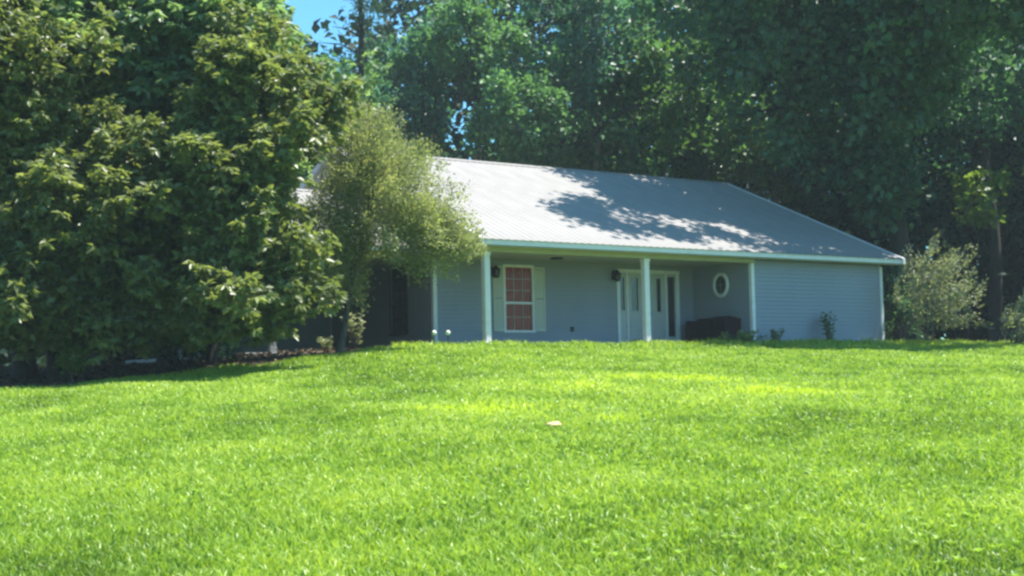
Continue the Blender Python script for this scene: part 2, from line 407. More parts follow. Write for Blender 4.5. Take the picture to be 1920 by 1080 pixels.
# double door with side lights
dw = empty('double_door', (DOOR[0], BY, 0)); dw.parent = house
W_ = DOOR[1] - DOOR[0]
boxes('door_frame', [(-.03, .075, -.035, .1, 0.02, 2.20), (W_ - .10, W_ + .03, -.035, .1, .02, 2.20), (-.05, W_ + .05, -.045, .1, 2.20, 2.30), (.34, .40, -.02, .1, .04, 2.20), (1.86, 1.92, -.02, .1, .04, 2.20)], M['white'], dw)
box('threshold', -.03, W_ + .03, -.10, .12, 0.003, .038, M['lantern'], dw, .004)
def leaf(name, x0, x1, gx0, gx1, gz0, gz1, m='door'):
    y0, y1, z0, z1 = .01, .06, .04, 2.195
    lf = boxes(name, [(x0, x1, y0, y1, z0, gz0), (x0, x1, y0, y1, gz1, z1), (x0, gx0, y0, y1, gz0, gz1), (gx1, x1, y0, y1, gz0, gz1)], M[m], dw)
    box('glass_strip', gx0, gx1, .03, .04, gz0, gz1, M['glass'], lf)
    boxes('glass_bead', [(gx0 - .02, gx0 + .004, -.004, .028, gz0 - .02, gz1 + .02), (gx1 - .004, gx1 + .02, -.004, .028, gz0 - .02, gz1 + .02), (gx0 + .005, gx1 - .005, -.004, .028, gz0 - .02, gz0 + .004), (gx0 + .005, gx1 - .005, -.004, .028, gz1 - .004, gz1 + .02)], M['door'], lf)
    return lf
leaf('side_light', .076, .339, .12, .275, 1.08, 2.06)
l1 = leaf('door_leaf', .402, 1.125, .55, .80, 1.08, 2.05)
l2 = leaf('door_leaf', 1.130, 1.858, 1.52, 1.68, 1.06, 2.06)
leaf('side_light', 1.922, W_ - .101, 1.945, W_ - .125, .32, 2.12)
for lf, (a, b) in ((l1, (.50, 1.02)), (l2, (1.24, 1.76))):
    box('lower_panel', a, b, .0, .012, .25, .92, M['door'], lf, .004)
hm = lathe_mesh('door_knob', [(.012, 0), (.012, .03), (.03, .045), (.034, .06), (.026, .075), (.004, .08)], 12); hm.materials.append(M['lantern'])
link('door_knob', hm, l1, loc=(1.06, .01, 1.0), rot=(math.pi / 2, 0, 0)); link('door_knob', hm, l2, loc=(1.20, .01, 1.0), rot=(math.pi / 2, 0, 0))
# round window in the porch side wall
rw = empty('round_window', (SX - .022, 1.71, 1.81), -math.pi / 2); rw.parent = house
def ring(name, r0, r1, y0, y1, m, parent, seg=36, sx=.93, sz=1.06):
    v, f = [], []
    for i in range(seg):
        a = 2 * math.pi * i / seg; c, s_ = math.cos(a) * sx, math.sin(a) * sz
        rm = (r0 + r1) / 2
        v += [(c * r1, y1, s_ * r1), (c * r1, y0 + .015, s_ * r1), (c * rm, y0, s_ * rm), (c * r0, y0 + .012, s_ * r0), (c * r0, y1, s_ * r0)]
    for i in range(seg):
        j = (i + 1) % seg
        for k in range(4): f.append((i * 5 + k, j * 5 + k, j * 5 + k + 1, i * 5 + k + 1))
    return link(name, pyd(name, v, f, True), parent, m)
ring('frame', .255, .355, -.05, .012, M['white'], rw)
seg = 36
link('pane', pyd('pane', [(.93 * .262 * math.cos(2 * math.pi * i / seg), y, 1.06 * .262 * math.sin(2 * math.pi * i / seg)) for y in (-.008, .0) for i in range(seg)], [tuple(range(seg)), tuple(range(2 * seg - 1, seg - 1, -1))] + [(i, i + seg, (i + 1) % seg + seg, (i + 1) % seg) for i in range(seg)]), rw, M['glass'])
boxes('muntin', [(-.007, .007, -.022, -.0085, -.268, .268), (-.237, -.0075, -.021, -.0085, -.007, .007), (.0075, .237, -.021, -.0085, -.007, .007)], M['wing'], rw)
# small boxes on the walls
box('outlet_cover', 5.02, 5.12, BY - .05, BY - .019, .46, .60, M['lantern'], house, .006)
box('ceiling_light', 3.5, 3.75, 1.55, 1.8, 2.37, 2.418, M['lantern'], house, .012)

# things on the porch
def lantern(loc, label):
    t = tag(empty('wall_lantern', h2w(*loc), HYAW), label, 'lantern', 'dark lanterns on the porch wall')
    box('back_plate', -.06, .06, -.03, -.0, -.16, .10, M['lantern'], t, .01)
    tube('arm', [(0, -.03, .06), (0, -.09, .12), (0, -.16, .13)], [.014, .012, .012], M['lantern'], t)
    b = lathe_mesh('lantern_body', [(.055, -.19), (.085, -.17), (.11, .0), (.125, .02), (.10, .06), (.05, .11), (.015, .15)], 8, False)
    o = link('lantern_body', b, t, M['lantern'], loc=(0, -.16, -.02))
    g_ = lathe_mesh('lantern_glass', [(.06, -.155), (.088, -.145), (.112, -.012), (.10, -.008)], 8, False); link('lantern_glass', g_, o, M['glass'])
    return t
lantern((6.64, BY - .02, 2.13), 'dark wall lantern at the upper left corner of the white double door')
lantern((2.36, BY - .055, 2.12), 'dark wall lantern over the left shutter, just behind the end porch post')

sofa = tag(empty('porch_sofa', h2w(9.37, 1.76, .0), HYAW - math.pi / 2), 'dark plum two-seat sofa on the porch below the round window', 'sofa')
# local: x along the length, -y is the sitting side
hl = .86
box('base', -hl + .17, hl - .17, -.26, .34, .05, .27, M['sofa'], sofa, .02)
box('backrest', -hl + .17, hl - .17, .16, .36, .272, .84, M['sofa'], sofa, .05)
for s_ in (-1, 1):
    a0, a1 = sorted((s_ * hl, s_ * (hl - .168)))
    box('armrest', a0, a1, -.28, .36, .05, .80 if s_ > 0 else .77, M['sofa'], sofa, .05)
    b0, b1 = sorted((s_ * .005, s_ * (hl - .175)))
    box('seat_cushion', b0, b1, -.28, .17, .273, .44, M['sofa'], sofa, .04)
    box('back_cushion', b0, b1, .01, .20, .445, .86 if s_ > 0 else .83, M['sofa'], sofa, .05)
    for yy in (-.22, .30): box('leg', s_ * (hl - .10) - .03, s_ * (hl - .10) + .03, yy - .03, yy + .03, .002, .05, M['lantern'], sofa)
bx = tag(empty('storage_box', h2w(7.50, BY - .22, .0), HYAW), 'low blue plastic box standing before the left door leaf', 'box')
box('tub', -.20, .20, -.13, .13, .002, .20, M['mat'], bx, .02); box('lid', -.215, .215, -.145, .145, .202, .235, M['mat'], bx, .01)

wr = tag(empty('door_wreath', h2w(WX0 - .03, 3.62, 2.09), HYAW - math.pi / 2), 'dim round wreath hung on the shaded side wall beyond the porch corner', 'wreath')
v, f = [], []
for i in range(40):
    for j in range(10):
        a, b = 2 * math.pi * i / 40, 2 * math.pi * j / 10; rr = .22 + (.07 + .02 * rng.random()) * math.cos(b); v.append((rr * math.cos(a), -.03 - .05 * math.sin(b) + .0, rr * math.sin(a)))
for i in range(40):
    for j in range(10): f.append((i * 10 + j, (i + 1) % 40 * 10 + j, (i + 1) % 40 * 10 + (j + 1) % 10, i * 10 + (j + 1) % 10))
link('ring', pyd('ring', v, f, True), wr, M['wreath'])
box('bow', -.06, .06, -.09, -.06, -.29, -.19, M['curtain'], wr, .01)

# ------------------------------------------------------------------ foliage tools
def leaves(name, P, Dr, Nr, Ln, Wd, rnd, lift=.18, mid=.45):
    """one folded four-cornered leaf (two triangles) for each row"""
    Dr = Dr / np.linalg.norm(Dr, axis=1, keepdims=True)
    Sd = np.cross(Dr, Nr); Sd /= np.linalg.norm(Sd, axis=1, keepdims=True) + 1e-9
    Nn = np.cross(Sd, Dr)
    Ln = Ln[:, None]; Wd = Wd[:, None]
    midp = P + Dr * Ln * mid + Nn * Ln * lift
    vv = np.stack([P, midp + Sd * Wd, P + Dr * Ln, midp - Sd * Wd], 1).reshape(-1, 3)
    n_ = len(P); b = np.arange(n_) * 4
    ff = np.concatenate([np.stack([b, b + 2, b + 1], 1), np.stack([b, b + 3, b + 2], 1)])
    return fast_mesh(name, vv, ff, np.concatenate([rnd, rnd]))
def rdir(n_):
    d = rng.normal(size=(n_, 3)); return d / np.linalg.norm(d, axis=1, keepdims=True)
def clump_centres(n_, c, r, inner=.45, flat=.0, lump=.3):
    """points spread through a lumpy ellipsoid shell"""
    d = rdir(n_); d[:, 2] = np.where(d[:, 2] < -flat if flat else d[:, 2] < -2, -d[:, 2], d[:, 2])
    ph = rng.random(6) * 6.28
    k = 1 + lump * (np.sin(d[:, 0] * 3.1 + ph[0]) * np.sin(d[:, 1] * 3.7 + ph[1]) + .6 * np.sin(d[:, 2] * 5.3 + ph[2]) * np.sin(d[:, 0] * 6.1 + ph[3]))
    rad = (inner + (1 - inner) * rng.random(n_) ** .6) * k
    return np.asarray(c) + d * rad[:, None] * np.asarray(r)
# roof area that stands in full sun in the photograph: branches there do not reach over it
LITY = [.0, .2, .5, .9, 1.2, 1.6, 2.3, 3.3, 4.3, 5.3, 6.7, 7.8]
LITX = [11.5, 10.6, 8.6, 7.2, 5.6, 4.7, 4.4, 5.0, 6.3, 6.7, 6.2, 5.9]
HOLES = [(8.3, 6.3, .45), (8.7, 2.5, .75), (11.0, 2.3, .55), (11.1, 1.3, .7), (6.3, 2.5, .5), (8.9, .9, .6), (12.6, .5, .5), (14.0, .5, .5), (12.0, 4.6, .35)]
def keep_light(C, margin=.0):
    """drop clumps whose shadow would fall on the sunlit part of the roof or on the sage bush"""
    # intersect with the front roof plane: z = HZ+E+SL*y_local
    nloc = np.array([HS * SL, -HC * SL, 1.0])          # plane normal in world (not unit)
    p0 = np.array([HX, HY, HZ + E])
    t = ((C - p0) @ nloc) / (S @ nloc)
    Q = C - S * t[:, None]
    hx, hy = w2h(Q[:, 0], Q[:, 1])
    on = (t > 0) & (hx > -1) & (hx < 16) & (hy > -.5) & (hy < D + .3)
    lit = on & (hx < np.interp(hy, LITY, LITX) + .35)
    for (a, b, r_) in HOLES: lit |= on & ((hx - a) ** 2 + (hy - b) ** 2 < (r_ + .22) ** 2)
    d_ = C - np.array([13.2, 43.5, 4.4]); t_ = d_ @ S
    lit |= (np.linalg.norm(d_ - S * t_[:, None], axis=1) < 1.9) & (t_ > 1)
    return ~lit
SKY = [(500, 690, -400, 118)]                           # open sky seen between the crowns
def not_in_sky(C, pad=0.0):
    d = C - np.array([0, 0, CAM_Z]); X, Y, Z = d.T
    dp = Y * math.cos(PITCH) + Z * math.sin(PITCH); u = -Y * math.sin(PITCH) + Z * math.cos(PITCH)
    x = FPX * X / dp; y = -FPX * u / dp; cr, sr = math.cos(ROLL), math.sin(ROLL)
    px, py = 960 + cr * x + sr * y, 540 - sr * x + cr * y
    # gap is a wedge: wide at the top, closing downwards
    lo = 500 + np.clip((py + 0) / 115, -3, 1) * 85; hi = 655 + np.clip(-py / 115, 0, 3) * 20
    return ~((py < 105 + pad) & (px > lo - pad) & (px < hi + pad))
def crown_mesh(C, per, cr, size, ratio=.42, droop=.25, up=.5, rbias=0.0, cv=(1, 1, .8)):
    """leaves scattered about clump centres; each clump has its own tint"""
    n_ = len(C) * per
    ctr = np.repeat(C, per, 0); tint = np.repeat(rng.random(len(C)) * .62, per)
    P = ctr + rng.normal(size=(n_, 3)) * cr * np.asarray(cv) * .55
    Dr = rdir(n_) + np.array([0, 0, -droop]) + (P - ctr) / (cr + .01) * .6
    Nr = rdir(n_) * (1 - up) + np.array([0, 0, 1.0]) * up
    Ln = size * (.65 + .7 * rng.random(n_)); rn = np.clip(tint + rng.random(n_) * .4 + rbias, 0, 1)
    return leaves('crown', P, Dr, Nr, Ln, Ln * ratio * (.8 + .4 * rng.random(n_)), rn)
def far_sample(C, k):
    idx = [int(rng.integers(len(C)))]; dist = np.linalg.norm(C - C[idx[0]], axis=1)
    for _ in range(k - 1): j = int(np.argmax(dist)); idx.append(j); dist = np.minimum(dist, np.linalg.norm(C - C[j], axis=1))
    return C[idx]
def trunk_limbs(root, base, top, r0, C, m, nl=7, start=.45, forks=2):
    """tapered trunk with root flare, limbs to spread-out clumps, forks on the limbs (coordinates relative to base)"""
    b = Vector(base); tp = Vector(top) - b
    pts = []; rad = []
    for i in range(9):
        t = i / 8; w = .06 * tp.length * math.sin(t * 3.1) * .4
        pts.append(tp * t + Vector((w * math.sin(t * 5 + b.x), w * math.cos(t * 4 + b.y), 0))); rad.append(r0 * (1 - .72 * t) * (1 + .5 * math.exp(-t * 14)))
    pts[0] = pts[0] - Vector((0, 0, .3))
    tube('trunk', pts, rad, m, root, 10)
    T = far_sample(C, nl)
    for c in T:
        e = Vector(c) - b
        k = max(start, min(.97, start + (1 - start) * random.random()))
        i = int(k * 8); s_ = pts[i].lerp(pts[min(i + 1, 8)], k * 8 - i); rs = rad[min(i, 8)] * .55
        mid = s_.lerp(e, .5) + Vector((0, 0, .10 * (e - s_).length)) + Vector((random.uniform(-.2, .2), random.uniform(-.2, .2), 0))
        P = [s_, s_.lerp(mid, .5) + Vector((0, 0, .02)), mid, mid.lerp(e, .55) + Vector((0, 0, .06)), e]
        v, f = tube_geo(P, [rs, rs * .8, rs * .6, rs * .38, rs * .12], 7)
        for q in range(forks):
            a = P[2].lerp(P[3], random.random()); near = C[np.argsort(np.linalg.norm(C - np.array(b + a), axis=1))[random.randrange(3, min(30, len(C)))]]
            e2 = Vector(near) - b; v2, f2 = tube_geo([a, a.lerp(e2, .5) + Vector((0, 0, .08)), e2], [rs * .4, rs * .25, rs * .08], 5)
            o = len(v); v += v2; f += [tuple(i + o for i in q_) for q_ in f2]
        link('limb', pyd('limb', v, f, True), root, m)
def tree(name, label, cat, base, C, trunk_top, r0, leafm, bark, per=40, cr=.6, size=.2, nl=7, start=.45, group=None, filt=True, **k):
    if filt: C = C[keep_light(C)]; C = C[not_in_sky(C, 6)]
    C = C[C[:, 2] > G(C[:, 0], C[:, 1]) + .3]
    z = g(base[0], base[1]); b = (base[0], base[1], z)
    root = tag(empty(name, b), label, cat, group)
    if r0: trunk_limbs(root, b, trunk_top, r0, C, bark, nl, start)
    me = crown_mesh(C - np.array(b), per, cr, size, **k)
    tag(link('crown', me, root, leafm), kind='stuff')
    return root, C

LM = {  # hicktop, teal and dark hold the windshield's teal cast in their leaf colour
 'hick': leafmat('broad_leaf', (.058, .086, .032), (.175, .215, .085), .46, .40, .5),
 'hicktop': leafmat('broad_leaf_cool', (.062, .112, .064), (.175, .270, .150), .52, .40, .5),
 'feather': leafmat('feathery_leaf', (.14, .17, .09), (.27, .305, .165), .44, .5, .35),
 'light': leafmat('light_green_leaf', (.055, .125, .060), (.11, .23, .105), .40, .45, .4),
 'teal': leafmat('cool_green_leaf', (.034, .098, .068), (.075, .190, .125), .40, .45, .4),
 'dark': leafmat('dark_oak_leaf', (.032, .078, .055), (.082, .175, .105), .42, .42, .45),
 'mid': leafmat('mid_green_leaf', (.04, .09, .03), (.075, .155, .048), .38, .45, .4),
 'yellow': leafmat('yellow_green_leaf', (.07, .12, .025), (.13, .20, .045), .45, .45, .4),
 'sage': leafmat('sage_bush_leaf', (.13, .155, .105), (.225, .255, .18), .35, .5, .3),
 'pine': leafmat('pine_needle', (.022, .058, .042), (.040, .095, .062), .2, .5, .3),
 'weed': leafmat('weed_leaf', (.07, .13, .06), (.14, .22, .10), .4, .5, .3),
 'far': leafmat('far_wood_leaf', (.010, .026, .020), (.024, .052, .036), .25, .6, .2),  # very dark leaf colour holds the shade inside the wood
 'litter': leafmat('dry_leaf', (.035, .025, .018), (.13, .095, .065), .1, .8, .2),
}

# ------------------------------------------------------------------ the three broad-leaved trees at the left and the feathery one
def whorl_mesh(seedv, n_=9, L_=.24):
    r_ = np.random.default_rng(seedv); th = np.arange(n_) * 2.4 + r_.random(n_) * .6
    el = -1.25 + 1.3 * r_.random(n_)
    Dr = np.stack([np.cos(th), np.sin(th), el], 1); Nr = np.tile([0, 0, 1.0], (n_, 1)) + .25 * r_.normal(size=(n_, 3))
    Ln = L_ * (.75 + .5 * r_.random(n_))
    return leaves('leaf_cluster', np.zeros((n_, 3)), Dr, Nr, Ln, Ln * .23, np.clip(.35 + .6 * r_.random(n_), 0, 1), lift=.14)
def whorl_crown(C, n_w, cr, L_=.24, n_=8, cv=(1, 1, 1.05)):
    """drooping leaf whorls on clump shells"""
    W = len(C) * n_w
    ctr = np.repeat(C, n_w, 0); d = rdir(W); d[:, 2] = np.where(rng.random(W) < .35, np.abs(d[:, 2]), d[:, 2])
    P = ctr + d * cr * np.asarray(cv) * (.45 + .6 * rng.random((W, 1)) + .8 * (rng.random((W, 1)) < .25) * rng.random((W, 1)))
    tint = np.repeat(rng.random(len(C)) * .35, n_w) + rng.random(W) * .3
    Q = np.repeat(P, n_, 0); th = np.tile(np.arange(n_) * 2.4, W) + np.repeat(rng.random(W) * 6.28, n_) + rng.random(W * n_) * .6
    Dr = np.stack([np.cos(th), np.sin(th), -1.4 + 1.9 * rng.random(W * n_)], 1) + np.repeat(d, n_, 0) * .35
    Nr = np.tile([0, -.25, .8], (W * n_, 1)) + .75 * rng.normal(size=(W * n_, 3))
    Ln = L_ * (.7 + .55 * rng.random(W * n_))
    return P, leaves('crown', Q, Dr, Nr, Ln, Ln * .27, np.clip(np.repeat(tint, n_) + rng.random(W * n_) * .35, 0, 1), lift=.14)
def broad_tree(label, base, cents, top, r0, leafm, n_w, cr, L_, nobj=90, nl=8, bark='darkbark', start=.35):
    C = np.concatenate(cents); C = np.concatenate([C, C + rng.normal(size=C.shape) * np.array([.55, .45, .4])]); C = C[not_in_sky(C, 14)]; C = C[keep_light(C)]
    C = C[C[:, 2] > G(C[:, 0], C[:, 1]) + .9]
    z = g(*base); b = np.array([base[0], base[1], z])
    root = tag(empty('broadleaf_tree', b), label, 'tree', 'broadleaf trees at the left of the lawn')
    trunk_limbs(root, b, top, r0, C, M[bark], nl, start)
    P, me = whorl_crown(C - b, n_w, cr, L_)
    crown = tag(link('crown', me, root, LM[leafm]), kind='stuff')
    if nobj:
        ms = [whorl_mesh(k, 9, L_ * 1.12) for k in range(5)]
        for m_ in ms: m_.materials.append(LM[leafm])
        order = np.argsort(P[:, 1] - .25 * P[:, 2])[:nobj * 3]; rng.shuffle(order)
        for q, i in enumerate(order[:nobj]):
            link('leaf_cluster', ms[q % 5], crown, loc=tuple(P[i] + np.array([0, -.06, .02])), rot=(random.uniform(-.3, .3), random.uniform(-.3, .3), random.uniform(0, 6.28)))
    return root
def blob(px, py, Y, rx, ry, rz, n_, **k): return clump_centres(n_, tuple(at(px, py, Y)), (rx, ry, rz), **k)

broad_tree('leafy tree with low drooping boughs nearest the left edge, thin trunk behind small shrub', (-9.3, 28.2),
    [blob(70, 300, 28, 2.6, 1.8, 1.7, 64), blob(150, 430, 27.5, 1.7, 1.6, 1.2, 44), blob(60, 500, 27, 1.9, 1.4, .9, 40), blob(-120, 420, 28, 2.2, 2, 2.4, 40), blob(270, 560, 27.6, 1.7, .9, .42, 34), blob(60, 590, 27.2, 1.7, .9, .35, 30), blob(230, 600, 27.2, 1.3, .7, .25, 18)],
    tuple(at(100, 260, 28.2)), .13, 'hick', 30, .40, .19, 130)
broad_tree('leafy tree beside the feathery one, boughs hanging over the side porch roof', (-6.6, 30.2),
    [blob(470, 190, 28, 1.0, 1.3, 1.1, 40), blob(445, 330, 27.5, 1.05, 1.4, 1.2, 44), blob(445, 460, 27, .85, 1.1, .9, 30), blob(430, 570, 26.7, 1.1, .8, .36, 28), blob(520, 540, 27, .3, .4, .25, 7)],
    tuple(at(440, 250, 29.2)), .11, 'hick', 34, .38, .18, 130)
broad_tree('tallest broadleaf tree at the left, its crown filling the upper left corner', (-8.2, 33.0),
    [blob(300, 30, 31.5, 4.0, 2.8, 2.6, 130), blob(110, 110, 30, 2.8, 2.2, 1.9, 80), blob(420, 110, 30, 1.9, 2.0, 1.5, 60), blob(290, 190, 30, 2.0, 1.6, 1.0, 44), blob(100, -120, 33, 4.5, 3, 2.6, 60), blob(330, 300, 33, 2.4, 1.6, 1.8, 44), blob(330, 480, 33, 2.4, 1.2, 1.5, 50), blob(300, 300, 29.5, 1.5, 1.0, 1.2, 34), blob(280, 440, 29.2, 1.1, .8, .8, 20), blob(350, 560, 29, 1.4, .7, .35, 22)],
    tuple(at(310, 60, 33)), .20, 'hicktop', 20, .46, .23, 130, 9)
broad_tree('shaded broadleaf tree at the left edge with a thick dark trunk', (-10.2, 29.0),
    [blob(-230, 60, 27, 2.4, 2.2, 2.6, 60), blob(-260, 350, 27, 2.0, 1.8, 1.6, 30), blob(-20, 150, 27.5, 1.8, 1.6, 1.2, 30)],
    tuple(at(20, 100, 29)), .2, 'hick', 40, .5, .18, 0, 6)

fc = [blob(700, 345, 31, 1.2, 1.2, 1.0, 110, inner=.1), blob(765, 410, 30.8, 1.05, 1.1, .70, 90, inner=.1), blob(660, 420, 31, .9, 1.0, .80, 70, inner=.1), blob(680, 270, 31, .7, .8, .45, 30, inner=.2), blob(825, 440, 30.8, .5, .6, .4, 20, inner=.2), blob(640, 480, 30.9, .6, .7, .5, 34, inner=.1)]
C = np.concatenate(fc)
C = C[not_in_sky(C, 6)]
b = np.array([-3.95, 31.2, g(-3.95, 31.2)])
ft = tag(empty('feathery_tree', b), 'soft grey-green feathery tree arching over the left end of the roof', 'tree')
trunk_limbs(ft, b, tuple(at(700, 400, 31)), .085, C, M['bark'], 9, .4)
cm = C.mean(0)
per = 185; N_ = len(C) * per; ctr = np.repeat(C, per, 0)
out = ctr - cm; out /= np.linalg.norm(out, axis=1, keepdims=True)
spray = np.repeat(out[::per] + .5 * rdir(len(C)) + np.array([.25, 0, .25]), per, 0); spray /= np.linalg.norm(spray, axis=1, keepdims=True)
tt = rng.random((N_, 1)) * .85 - .15
P = ctr + spray * tt + rng.normal(size=(N_, 3)) * (.16 - .10 * np.clip(tt, 0, 1)) - np.array([0, 0, 1.0]) * (np.clip(tt, 0, 1) ** 2) * .25
Dr = spray + .8 * rdir(N_)
Ln = .060 * (.7 + .8 * rng.random(N_))
me = leaves('crown', P - b, Dr, rdir(N_) * .6 + np.array([0, 0, .5]), Ln, Ln * .26, np.clip(np.repeat(rng.random(len(C)) * .4, per) + rng.random(N_) * .6, 0, 1))
tag(link('crown', me, ft, LM['feather']), kind='stuff')

# ------------------------------------------------------------------ trees behind the house
GB = 'trees behind the house'
def bt(name, label, px, py, Y, r, n_, lm, per=55, cr=.75, size=.24, tw=.18, bx=None, bark='darkbark', extra=(), tx=None, **k):
    n_ = int(n_ * .55); per = int(per * 1.6); cr *= .76; size *= 1.1
    c = at(px, py, Y)
    cs = [clump_centres(n_, tuple(c), r)] + [clump_centres(int(e[5] * .6), tuple(at(e[0], e[1], e[2])), (e[3], e[3], e[4])) for e in extra]
    base = bx or (c.x, Y)
    return tree(name, label, 'tree', base, np.concatenate(cs), (tx or c.x, Y, c.z + r[2] * .45), tw, LM[lm], M[bark], per, cr, size, group=GB, **k)
bt('rounded_tree', 'pale green rounded tree above the middle of the roof ridge', 975, 205, 57.5, (2.5, 2.2, 2.9), 110, 'light', 60, .6, .20, .16, bark='palebark')
bt('leafy_tree', 'bright green tree crown high above the feathery tree', 880, 70, 61, (2.1, 2.2, 2.3), 80, 'light', 55, .65, .22, .18)
bt('leafy_tree', 'cool green spreading tree at the top centre of the picture', 1110, 70, 60, (3.2, 2.6, 3.4), 130, 'teal', 55, .75, .23, .22, bark='palebark')
bt('shade_tree', 'dark tree mass behind the left end of the ridge', 790, 190, 63, (3.0, 2.4, 3.6), 110, 'teal', 55, .8, .27, .2)
bt('leafy_tree', 'green understory tree with thin trunks over the right half of the ridge', 1190, 240, 61, (2.8, 2.2, 2.8), 130, 'light', 55, .7, .23, .14, bark='palebark')
ot, _ = bt('oak_tree', 'green oak with a long slanting dark limb above the roof', 1310, 190, 60, (3.4, 2.8, 3.6), 140, 'mid', 55, .75, .24, .3, bx=(5.2, 61))
for lp, lr in ((((1420, 70, 61), (1330, 122, 60), (1262, 150, 59.4), (1215, 190, 59), (1168, 208, 58.8), (1120, 240, 58.7), (1078, 250, 58.6), (1040, 276, 58.6)), (.17, .15, .13, .12, .10, .085, .06, .03)),
               (((1215, 190, 59), (1180, 180, 59.2), (1150, 150, 59.3), (1112, 138, 59.4)), (.06, .05, .04, .02)), (((1140, 226, 58.8), (1110, 262, 58.7), (1086, 290, 58.7)), (.05, .04, .02))):
    tube('limb', [at(*q) - ot.location for q in lp], lr, M['darkbark'], ot, 8)
bt('oak_tree', 'biggest dark oak, thick trunk beyond the right end of the house, shading the roof', 1480, 0, 47.5, (6.4, 5.2, 3.2), 300, 'dark', 60, .85, .25, .42, bx=(14.0, 49.5), nl=12, tx=13.2,
   extra=((1600, 120, 48, 4.2, 3.0, 130), (1600, -60, 47, 5.5, 3.0, 130), (1700, 60, 46, 3.6, 2.4, 90), (1830, 10, 44.2, 3.4, 2.2, 110), (1880, -50, 41.6, 3.4, 2.0, 120), (1640, 320, 48.5, 1.6, 1.6, 40), (1490, -350, 42.5, 4.2, 1.6, 200), (1700, -330, 43.8, 4.6, 1.8, 200)))  # high clumps out of view, added to shade roof and wall
bt('leafy_tree', 'fine-leaved tree filling the upper right corner', 1830, 110, 53, (4.0, 3.2, 4.0), 170, 'teal', 60, .75, .18, .26, bx=(18.8, 54))
bt('yellow_green_tree', 'small yellow-green tree just past the right end of the ridge', 1450, 305, 60, (1.5, 1.3, 1.6), 36, 'yellow', 50, .55, .22, .1, bark='palebark')
bt('shade_tree', 'dark tree behind the sloping right edge of the roof', 1590, 330, 61, (3.6, 2.6, 3.6), 130, 'dark', 55, .8, .25, .24)
bt('leafy_tree', 'tree with sunlit yellow-green sprays hanging at the right', 1835, 360, 50, (.9, .9, 1.6), 22, 'yellow', 22, .5, .24, .06, bx=(17.0, 52), bark='darkbark')
bt('shade_tree', 'deep green tree cut by the right edge of the picture', 1960, 330, 58, (3.4, 2.6, 4.2), 110, 'dark', 55, .85, .26, .24)
bt('shade_tree', 'low dark tree seen left of the feathery tree under the patch of sky', 590, 215, 58, (3.2, 2.4, 2.1), 100, 'teal', 55, .75, .26, .2)
bt('shade_tree', 'dark tree between the ridge and the tall oak, low over the roof', 1380, 260, 65, (3.6, 2.4, 3.4), 120, 'dark', 55, .8, .26, .22)
bt('shade_tree', 'low shaded tree in the dark gap right of the house', 1720, 470, 60, (3.0, 2.2, 3.0), 90, 'dark', 55, .8, .26, .18)

bt('understory_tree', 'low shaded tree close behind the middle of the roof ridge', 1060, 280, 64, (3.4, 2.0, 2.0), 120, 'teal', 60, .8, .28, .12)
# pine beside the patch of sky: bare trunk with separate boughs
pb = at(676, 200, 60); base = (pb.x, 60)
z = g(*base); top = at(678, -180, 60); b = np.array([base[0], base[1], z])
pine = tag(empty('pine_tree', b), 'slender dark pine with bare trunk beside the patch of sky', 'tree', GB)
tube('trunk', [(0, 0, -.3), (.05, 0, (top.z - z) * .5), (.1, 0, top.z - z)], [.24, .17, .06], M['darkbark'], pine, 10)
PC = []
for i in range(46):
    hz = 12.5 + 11.5 * random.random(); a = random.uniform(0, 6.28); rr = random.uniform(.4, 2.7) * (1 - (hz - 12) / 22)
    PC.append((b[0] + .1 + rr * math.cos(a), b[1] + rr * math.sin(a), hz))
    if i % 3 == 0:
        e = Vector(PC[-1]) - Vector(b); tube('limb', [(.08, 0, e.z - .3 * rr), e * .5 + Vector((.04, 0, (e.z - .1) * .5)), e], [.05, .035, .012], M['darkbark'], pine, 6)
PC = np.array(PC); PC = PC[not_in_sky(PC, -14)]
tag(link('crown', crown_mesh(PC - b, 110, .62, .22, ratio=.10, droop=-.2, cv=(1.2, 1.2, .5)), pine, LM['pine']), kind='stuff')

# far wood closing the view behind the single trees
fw = []
X_ = rng.uniform(-52, 56, 3200); Y_ = rng.uniform(70, 92, 3200); Z_ = 1.5 + rng.random(3200) ** 1.1 * 30
Cw = np.stack([X_, Y_, Z_], 1)
edge_ok = Cw[:, 2] < 30 + 3 * np.sin(Cw[:, 0] * .5)
Cw = Cw[edge_ok & not_in_sky(Cw, 26)]
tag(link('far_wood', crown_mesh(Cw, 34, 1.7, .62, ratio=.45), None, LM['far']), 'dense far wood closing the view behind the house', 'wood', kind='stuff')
# side wood flanking the plot (left of frame and right of frame)
n_ = 900
Cs = np.concatenate([np.stack([rng.uniform(-34, -14, n_), rng.uniform(41, 66, n_), 1.8 + rng.random(n_) ** 1.5 * 16], 1), np.stack([rng.uniform(21, 42, n_), rng.uniform(44, 68, n_), 1.8 + rng.random(n_) ** 1.5 * 19], 1)])
n2_ = 420
Cs = np.concatenate([Cs, np.stack([rng.uniform(-24, -8, n2_), rng.uniform(44, 62, n2_), 1.6 + rng.random(n2_) * 4.5], 1), np.stack([rng.uniform(13, 30, n2_), rng.uniform(57, 68, n2_), 1.6 + rng.random(n2_) * 16], 1)])
hx, hy = w2h(Cs[:, 0], Cs[:, 1]); Cs = Cs[~((hx > -6.5) & (hx < 17.5) & (hy < 17.5))]
Cs = Cs[not_in_sky(Cs, 26)]
tag(link('side_wood', crown_mesh(Cs, 34, 1.5, .5, ratio=.45), None, LM['far']), 'shaded woodland flanking the house on both sides', 'wood', kind='stuff')

